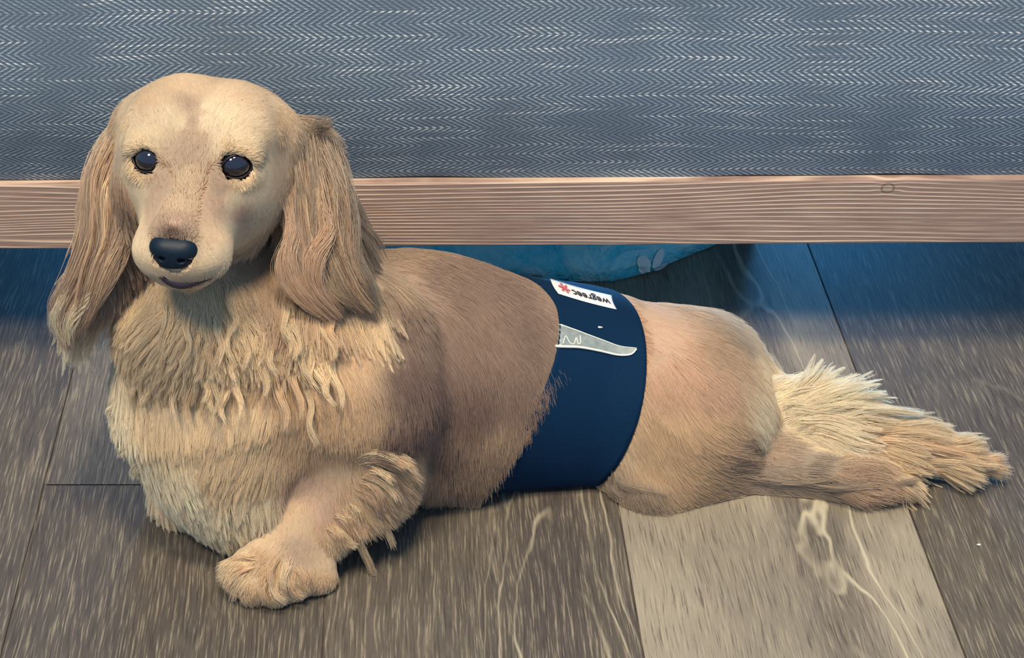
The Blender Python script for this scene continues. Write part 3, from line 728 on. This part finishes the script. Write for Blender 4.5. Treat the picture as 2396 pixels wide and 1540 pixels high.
# red flower emblem closing the word
def emblem():
    V, Fc = [], []; cu_, cv_ = .185, .46
    for k in range(6):
        a = k*math.pi/3+.2; b = len(V)
        for (r, da) in ((.10, 0), (.62, -.36), (.98, -.22), (1.02, .16), (.66, .36)):
            V.append(on_band(*lab(cu_+.095*r*math.cos(a+da), cv_+.33*r*math.sin(a+da)), .0014))
        Fc.append((b, b+1, b+2, b+3, b+4))
    b = len(V)
    for i in range(12): a = i*math.pi/6; V.append(on_band(*lab(cu_+.030*math.cos(a), cv_+.10*math.sin(a)), .0016))
    Fc.append(tuple(range(b, b+12))); mesh_obj('flower_emblem', V, Fc, simple('emblem_red', (206, 96, 104), .6), band, False)
emblem()
# silver crescent strip with a pale raised edge
TOPc = catmull([(1262, 733), (1300, 757), (1350, 776), (1410, 798), (1450, 812), (1489, 817)], 8)[:, :2]
BOTc = catmull([(1276, 806), (1310, 812), (1355, 814), (1400, 822), (1445, 832), (1475, 831), (1489, 819)], 8)[:, :2]
def along(Pc, u):
    f = u*(len(Pc)-1); i = min(int(f), len(Pc)-2); return Pc[i]*(1-(f-i))+Pc[i+1]*(f-i)
def crescent(u, v): return along(TOPc, u)*(1-v)+along(BOTc, u)*v
def silver():
    m = NT('silver_grey_satin'); tc = m.n('ShaderNodeTexCoord'); n1 = m.noise(tc.outputs['Object'], 260., 3)
    m.set(m.b.inputs['Base Color'], m.mix(n1, rgba((120, 128, 122)), rgba((188, 192, 178)))); m.b.inputs['Roughness'].default_value = .42; m.b.inputs['Metallic'].default_value = .35; return m.m
patch('silver_strip', crescent, 40, 10, .0008, silver(), None)
white = simple('pale_piping', (226, 228, 212), .5)
for nm, Pc, r0 in (('piping', TOPc, .00055), ('piping', BOTc, .0010)):
    ps = [on_band(x, y, .0010) for x, y in Pc]; tube(nm, ps, [r0*(1-.5*i/len(ps)) for i in range(len(ps))], white, band, 8)
sq = catmull([(1316, 806), (1322, 788), (1332, 803), (1342, 806), (1347, 792), (1352, 806), (1357, 803), (1356, 786)], 6)[:, :2]
tube('printed_mark', [on_band(x, y, .0010) for x, y in sq], [.00035]*len(sq), white, band, 6)
ps = [on_band(x, 767.5+(x-1397)*.06, .0008) for x in np.linspace(1398, 1409, 8)]
tube('thread_fleck', ps, [.0003, .0006, .0007, .0007, .0006, .0006, .0004, .0003], white, band, 8)

# ---- fur
def fur_mat(name, rough=.6):
    m = NT(name); a = m.n('ShaderNodeAttribute', attribute_name='tint'); info = m.n('ShaderNodeHairInfo')
    v = m.math('MULTIPLY_ADD', info.outputs['Random'], .16, .92)
    c = m.mix(1., a.outputs['Color'], m.vec(v, v, v), 'MULTIPLY')
    m.set(m.b.inputs['Base Color'], c); m.b.inputs['Roughness'].default_value = rough
    m.b.inputs['Specular IOR Level'].default_value = .2
    tr = m.n('ShaderNodeBsdfTranslucent', {'Color': c}); mx = m.n('ShaderNodeMixShader', {0: .38})
    m.t.links.new(m.b.outputs[0], mx.inputs[1]); m.t.links.new(tr.outputs[0], mx.inputs[2])
    m.t.links.new(mx.outputs[0], m.t.nodes['Material Output'].inputs[0]); return m.m
FM = fur_mat('long_soft_fur')
tri_a, tri_b, tri_c, tri_d = (BV[BF[:, i]] for i in range(4))
areas = .5*np.linalg.norm(np.cross(tri_c-tri_a, tri_d-tri_b), axis=1)
cenF = (tri_a+tri_b+tri_c+tri_d)/4; nF = grad(cenF)
toc = C0-cenF; toc /= np.linalg.norm(toc, axis=1)[:, None]; facing = (nF*toc).sum(1)
gl = guide(cenF)
dens = np.where(facing > -.25, 1., .30)
dens *= np.clip(.022/np.maximum(gl[1], .004), .75, 2.6)*np.where(cenF[:, 2] < .004, .15, 1)
headish = np.isin(GR[gl[5]], ['h'])
dens *= np.where(headish, 1.5, 1.)
for e in EYE:
    c = H(e[0], e[1]+.1, e[2]); d = np.linalg.norm(((cenF-c) @ HR)/np.array((1.1, 1.3, .95)), axis=1); dens[d < .0093] = 0
nd_ = H(*NC); dens[np.linalg.norm((cenF-nd_) @ HR/np.array((1.35, 1., .98)), axis=1) < .0088] = 0
lipd = KDTree(len(pts)); [lipd.insert(Vector(p), i) for i, p in enumerate(pts)]; lipd.balance()
dl = np.array([lipd.find(Vector(p))[2] for p in cenF]); dens[dl < .0032] = 0; dens[(dl < .006) & (cenF[:, 2] > 0)] *= .5
# bare beneath the band
qb = cenF-bA; tb = qb @ Bx; thb = np.arctan2(qb @ Bz, -(qb @ By)); inb = (tb > BAND_L(thb)-.001) & (tb < BAND_R(thb)-.001) & (np.abs(qb @ By) < .09)
dens[inb] = 0
def make_fur(total):
    pr = areas*dens; pr /= pr.sum(); fi = rng.choice(len(BF), size=total, p=pr)
    u, v = rng.random((2, total, 1)); u, v = np.broadcast_to(u, (total, 1)), np.broadcast_to(v, (total, 1))
    P = (tri_a[fi]*(1-u)*(1-v)+tri_b[fi]*u*(1-v)+tri_c[fi]*u*v+tri_d[fi]*(1-u)*v); return P
NS = int(FUR_N); P = make_fur(NS); Nn = grad(P)
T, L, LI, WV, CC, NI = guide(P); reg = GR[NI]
T = T-Nn*(T*Nn).sum(1)[:, None]; T /= np.maximum(np.linalg.norm(T, axis=1), 1e-6)[:, None]
# locks: every hair leans towards the tip of its lock
NLK = NS//9; ci = rng.choice(NS, NLK, replace=False)
kd = KDTree(NLK)
for i, c in enumerate(ci): kd.insert(Vector(P[c]), i)
kd.balance(); near = np.array([kd.find(Vector(p))[1] for p in P]); lk = ci[near]
K = 9; S = np.linspace(0, 1, K)
def noise3(Q, f, seed):
    R = np.random.default_rng(seed); o = 0
    for i in range(5): o = o+np.sin(Q @ (R.normal(size=3)*f)+R.uniform(0, 6))
    return o/2.2
side = np.cross(Nn, T)
def strand(P, N_, T_, side, L, LI, WV, jit, ph):
    D = T_+side*(noise3(P, 90, 1)*(.10+.9*WV)+jit[:, 0]*.10)[:, None]; D /= np.linalg.norm(D, axis=1)[:, None]
    D0 = D*np.sqrt(1-np.clip(LI*1.6+.12, 0, .9)**2)[:, None]+N_*np.clip(LI*1.6+.12+jit[:, 1]*.05, 0, .9)[:, None]
    out = np.zeros((len(P), K, 3)); out[:, 0] = P; cur = P.copy()
    for k in range(1, K):
        s = S[k]; d = D0*(1-s)+(D*(1-LI[:, None]*.2)+N_*(LI*.6)[:, None])*s
        d = d+np.array([0, 0, -1])*(s*np.clip(L/.03, 0, 1.4)*.35)[:, None]
        d = d+side*(np.cos(s*5.5+ph)*WV*.55)[:, None]
        d /= np.linalg.norm(d, axis=1)[:, None]; cur = cur+d*(L/(K-1))[:, None]; out[:, k] = cur
    return out
jit = rng.normal(size=(NS, 2)); Lv = L*np.clip(rng.normal(.92, .16, NS), .4, 1.35)
ph = (noise3(P, 60, 9)*2.5)
X = strand(P, Nn, T, side, Lv, LI, WV, jit, ph)
LX = strand(P[ci], Nn[ci], T[ci], side[ci], L[ci]*rng.uniform(.85, 1.15, NLK), LI[ci], WV[ci], jit[ci]*1.2, ph[ci]+rng.normal(size=NLK)*.5)[near]
off0 = (P-P[lk])
clump = np.clip(.10+.95*(L-.010)/.022, .12, .92)*np.where(np.isin(reg, ['c', 'h']), .6, 1.)
for k in range(K):
    s = S[k]; wgt = (clump*s**1.15)[:, None]
    X[:, k] = X[:, k]*(1-wgt)+(LX[:, k]+off0*.10)*wgt
X[..., 2] = np.maximum(X[..., 2], .0008+.0006*rng.random(NS)[:, None])
# keep the hair above the skin and band where it lies flat
Xf = X[:, 1:].reshape(-1, 3); need = np.tile(.00035*np.minimum(np.arange(1, K), 4), NS)
dd = sample(F, Xf); gg = grad(Xf); bad = dd < need; Xf[bad] += gg[bad]*(np.minimum(need[bad]-dd[bad], .006))[:, None]; X[:, 1:] = Xf.reshape(NS, K-1, 3)
X[..., 2] = np.maximum(X[..., 2], .0006)
# hand-placed long locks: ears, ruff, elbow, breeches, tail and belly fringe
LK = []
def lock(path, r0, n, col, rg, r1=.16, t0=.45): LK.append((np.array([A(*q) for q in path]), r0, n, CL[col], rg, r1, t0))
for dx, dy, c in ((0, 0, 'ash'), (16, 6, 'fawn'), (32, 16, 'ash')):
    lock([(712+dx, 330, .880), (738+dx, 430, .858), (752+dx, 520, .850), (770+dx, 600, .842), (812+dx, 665, .838), (852+dx*.9, 735+dy, .842)], .0062, 700, c, 'f', .35)
lock([(700, 360, .872), (703, 450, .856), (718, 540, .846), (700, 600, .838), (712, 660, .834), (756, 712, .834), (790, 742, .838)], .0070, 1100, 'fawn', 'f', .3)
lock([(690, 380, .870), (684, 450, .858), (690, 520, .850), (700, 565, .846)], .0040, 600, 'fawn', 'f')
lock([(745, 420, .868), (782, 520, .852), (792, 590, .846), (828, 650, .842), (872, 690, .846)], .0055, 1000, 'ash', 'f')
lock([(735, 300, .885), (752, 292, .882), (768, 284, .880)], .0030, 160, 'ash', 'f', .4)
for dx, c in ((0, 'ash'), (14, 'fawn'), (-8, 'fawn')):
    lock([(285+dx, 330, .872), (245+dx, 440, .850), (235+dx, 540, .840), (205+dx*.8, 640, .834), (165+dx, 715, .832), (150+dx*.5, 790, .834)], .0058, 650, c, 'e', .4)
lock([(285, 440, .852), (280, 530, .842), (250, 610, .836), (205, 690, .832), (165, 760, .832), (155, 815, .834)], .0050, 900, 'fawn', 'e')
lock([(196, 650, .834), (170, 700, .830), (150, 750, .830), (158, 806, .832)], .0045, 700, 'cream', 'e')
for k_ in range(9):
    o_ = rng.normal(0, 1, 3); c = ('ash', 'fawn', 'brown', 'tan', 'pale')[k_ % 5]
    x0 = 700+k_*6
    lock([(x0, 345+8*k_, .872), (x0+12+o_[0]*5, 440, .855), (x0+20+o_[1]*6, 530, .846), (x0+22+o_[2]*8+k_*3, 610, .838), (x0+52+k_*4, 680, .834), (x0+88+k_*5, 725+o_[0]*10, .836)], .0028, 150, c, 'f', .2, .3)
    x0 = 300-k_*6
    lock([(x0, 370+8*k_, .862), (x0-18+o_[1]*4, 460, .846), (x0-22+o_[2]*5, 560, .836), (x0-45, 640+o_[0]*6, .830), (x0-85+k_*3, 720, .828), (x0-110+k_*5, 775+o_[1]*12, .830)], .0026, 130, c, 'e', .2, .3)
R_ = random.Random(11)
def near_surface(px, py, off=.003):
    h, n = hit(px, py); return None if h is None else (px, py, float(h[1])-off)
def surf_lock(pts, r0, n, col, rg, lift=.006, **kw):
    q = []
    Yl = None; h0, _ = hit(*pts[0]); Y0 = None if h0 is None else float(h0[1])
    for i, (x, y) in enumerate(pts):
        h, nn = hit(x, y)
        if h is not None: Yl = min(float(h[1]), (Y0 if Y0 is not None else 9)+.006*(1 if rg in 'rl' else 9))-.002-lift*i/(len(pts)-1)
        if Yl is None: return
        q.append((x, y, Yl)) if q is not None else None
    lock(q, r0, n, col, rg, **kw)
for k_ in range(46):
    x, y = R_.uniform(290, 780), R_.uniform(660, 880); y += .10*abs(x-520)
    a = (x-500)/420.; s_ = R_.choice((-1, 1)); L_ = R_.uniform(90, 150)
    surf_lock([(x, y), (x+a*18+s_*6, y+L_*.35), (x+a*34-s_*6, y+L_*.7), (x+a*56+s_*5, y+L_)], R_.uniform(.0022, .0040), 55, R_.choice(('pale', 'straw', 'tan', 'pale')), 'r', lift=.011, r1=.10, t0=.35)
for x, y, dx, dy in ((300,930,-50,40),(310,970,-45,55),(325,1010,-45,60),(345,1050,-35,70),(375,1080,-30,75),(410,1105,-20,90),(440,1130,-10,95),(470,1150,-5,100),(500,1160,0,105),(530,1165,5,95),(565,1165,10,80),(600,1150,10,85),(290,880,-45,30)):
    surf_lock([(x, y), (x+dx*.35+4, y+dy*.4), (x+dx*.75-3, y+dy*.75), (x+dx, y+dy)], .0050, 230, 'cream', 'r', lift=.006, r1=.12, t0=.5)
for pts_ in ([(600,1310),(565,1306),(540,1318),(532,1338)],[(590,1325),(560,1335),(540,1352),(530,1378)],[(585,1345),(562,1365),(550,1385),(545,1406)],[(620,1350),(612,1375),(618,1395),(630,1412)],[(640,1350),(640,1380),(650,1398),(668,1408)],
    [(680,1340),(682,1368),(692,1388),(708,1396)],[(650,1300),(636,1320),(632,1345),(640,1370)],[(700,1330),(712,1350),(716,1372),(724,1388)],[(675,1310),(668,1335),(664,1360),(668,1380)]):
    surf_lock(pts_, .0028, 90, R_.choice(('straw', 'tan', 'tan')), 'l', lift=.003, r1=.08, t0=.3)
EL = [[(845,1074),(890,1062),(935,1066),(985,1086)],[(848,1078),(895,1070),(940,1078),(976,1100)],[(850,1085),(895,1080),(940,1092),(968,1112)],[(860,1100),(900,1105),(935,1125),(958,1150)],[(855,1115),(895,1125),(930,1150),(950,1180)],[(850,1130),(890,1145),(922,1180),(940,1215)],
    [(840,1150),(880,1170),(912,1205),(930,1240)],[(830,1165),(868,1195),(898,1235),(910,1265)],[(820,1180),(850,1210),(872,1260),(885,1300)],[(812,1195),(838,1228),(860,1275),(872,1318)],
    [(800,1210),(825,1240),(850,1290),(872,1334)],[(790,1205),(830,1222),(868,1250),(890,1285)],[(775,1235),(802,1262),(822,1290),(836,1302)]]
for n_, pts_ in enumerate(EL):
    for v_ in range(2):
        jx, jy, sc_ = R_.uniform(-22, 10), R_.uniform(-14, 14), R_.uniform(.55, 1.12); x0_, y0_ = pts_[0]
        surf_lock([(x0_+(x-x0_)*sc_+jx*i_/3, y0_+(y-y0_)*sc_+jy*i_/3) for i_, (x, y) in enumerate(pts_)], R_.uniform(.002, .0045), 95, R_.choice(('pale', 'straw', 'tan', 'fawn')), 'l', lift=R_.uniform(.006, .018), r1=.10, t0=.5)
for pts_ in ([(1830,880),(1850,862),(1885,856),(1900,862)],[(1850,905),(1890,885),(1925,880),(1945,872)],[(1860,930),(1910,915),(1955,925),(1990,915)],[(1850,950),(1920,945),(1970,925),(2010,940)],[(1870,960),(1940,965),(1985,945),(2030,965)],
    [(1880,990),(1960,985),(2050,960),(2160,968)],[(1900,1010),(2000,985),(2100,985),(2230,1000)],[(1930,1030),(2050,1010),(2180,1015),(2290,1040)],[(2000,1040),(2120,1040),(2240,1060),(2325,1084)],
    [(1980,1070),(2080,1090),(2200,1100),(2305,1104)],[(2050,1060),(2150,1075),(2260,1085),(2335,1092)]):
    surf_lock(pts_, .0060, 420, R_.choice(('tan', 'straw', 'pale')) if pts_[0][0] > 1890 else 'cream', 't', lift=.002, r1=.25)
for pts_ in ([(1760,1120),(1830,1128),(1900,1130),(1960,1120)],[(1850,1120),(1930,1138),(2000,1142),(2070,1128)],[(1930,1120),(2010,1140),(2080,1138),(2150,1122)],[(1450,1115),(1470,1140),(1510,1150),(1560,1160)],[(1440,1110),(1440,1140),(1460,1160),(1490,1166)]):
    surf_lock(pts_, .0050, 240, 'ash', 'c', lift=.002, r1=.15)
for x in range(985, 1120, 16):
    surf_lock([(x, 1180-(x-985)*.3), (x+4, 1205-(x-985)*.3), (x+2, 1235-(x-985)*.3)], .0040, 120, 'fawn', 'c', lift=.003, r1=.2)
EX, EC, ER = [], [], []
for Pp, r0, n, col, rg, r1, t0 in LK:
    cp = catmull(Pp, 8); a0 = rng.random(n)*t0; a1 = 1-rng.random(n)**1.6*.38; ang = rng.uniform(0, 2*math.pi, n); rad_ = r0*np.sqrt(rng.random(n))
    tt = a0[:, None]+(a1-a0)[:, None]*S[None, :]; f_ = tt*(len(cp)-1); i_ = np.clip(f_.astype(int), 0, len(cp)-2); fr = (f_-i_)[..., None]
    base = cp[i_]*(1-fr)+cp[i_+1]*fr
    long_ = rg in 'ef'
    tw = ang[:, None]+tt*(1.2 if long_ else .3)
    prof = 1.9*(r1+(1-r1)*np.sin(np.clip(.25+tt*.75, 0, 1)*math.pi)**.8) if long_ else 1.1*(r1+(1-r1)*np.clip(1-tt, 0, 1)**.8)
    rr_ = rad_[:, None]*prof*(1+(.2 if long_ else .08)*np.sin(tt*9+ang[:, None]*3))
    base = base+rng.normal(0, .0011 if rg in 'efl' else .0007, (n, 1, 3))*(tt[..., None]*1.2)
    base = base+rr_[..., None]*(np.cos(tw)[..., None]*RT+np.sin(tw)[..., None]*np.cross(RT, FW)*.8+(np.sin(tw*1.7)*.6)[..., None]*FW)
    base[..., 2] = np.maximum(base[..., 2], .0008); EX.append(base); EC.append(np.clip(col*rng.normal(1, .10 if long_ else .05)*(1+rng.normal(0, .07, (n, 1)))+rng.normal(0, .01, (n, 1)), 0, 1)); ER.append(np.full(n, rg))
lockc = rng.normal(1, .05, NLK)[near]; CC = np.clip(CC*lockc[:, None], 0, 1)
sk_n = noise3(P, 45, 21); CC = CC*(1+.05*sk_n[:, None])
X = np.concatenate([X]+EX); CC = np.concatenate([CC]+EC); reg = np.concatenate([reg]+ER)
names = {'h': 'head_fur', 'e': 'ear_hair', 'f': 'ear_hair', 'r': 'chest_ruff', 'c': 'body_coat', 'l': 'foreleg_feathering', 't': 'tail_hair'}
TIPC = s2l((250, 240, 212))
for rg, nm in names.items():
    m = reg == rg; n = int(m.sum())
    if not n: continue
    cv = bpy.data.hair_curves.new(nm); cv.add_curves([K]*n)
    off = np.array(dog.location); cv.points.foreach_set('position', (X[m]-off).astype(np.float32).ravel())
    r0 = np.where(rg == 'h', .00014, .00013)
    rad = (r0*(1-.62*S**1.5))[None, :]*rng.uniform(.8, 1.2, n)[:, None]
    ra = cv.attributes.get('radius') or cv.attributes.new('radius', 'FLOAT', 'POINT'); ra.data.foreach_set('value', rad.astype(np.float32).ravel())
    ca = cv.attributes.new('tint', 'FLOAT_COLOR', 'CURVE'); ca.data.foreach_set('color', np.column_stack([CC[m], np.ones(n)]).astype(np.float32).ravel())
    cv.materials.append(FM); o = bpy.data.objects.new(nm, cv); COL.objects.link(o); o.parent = dog
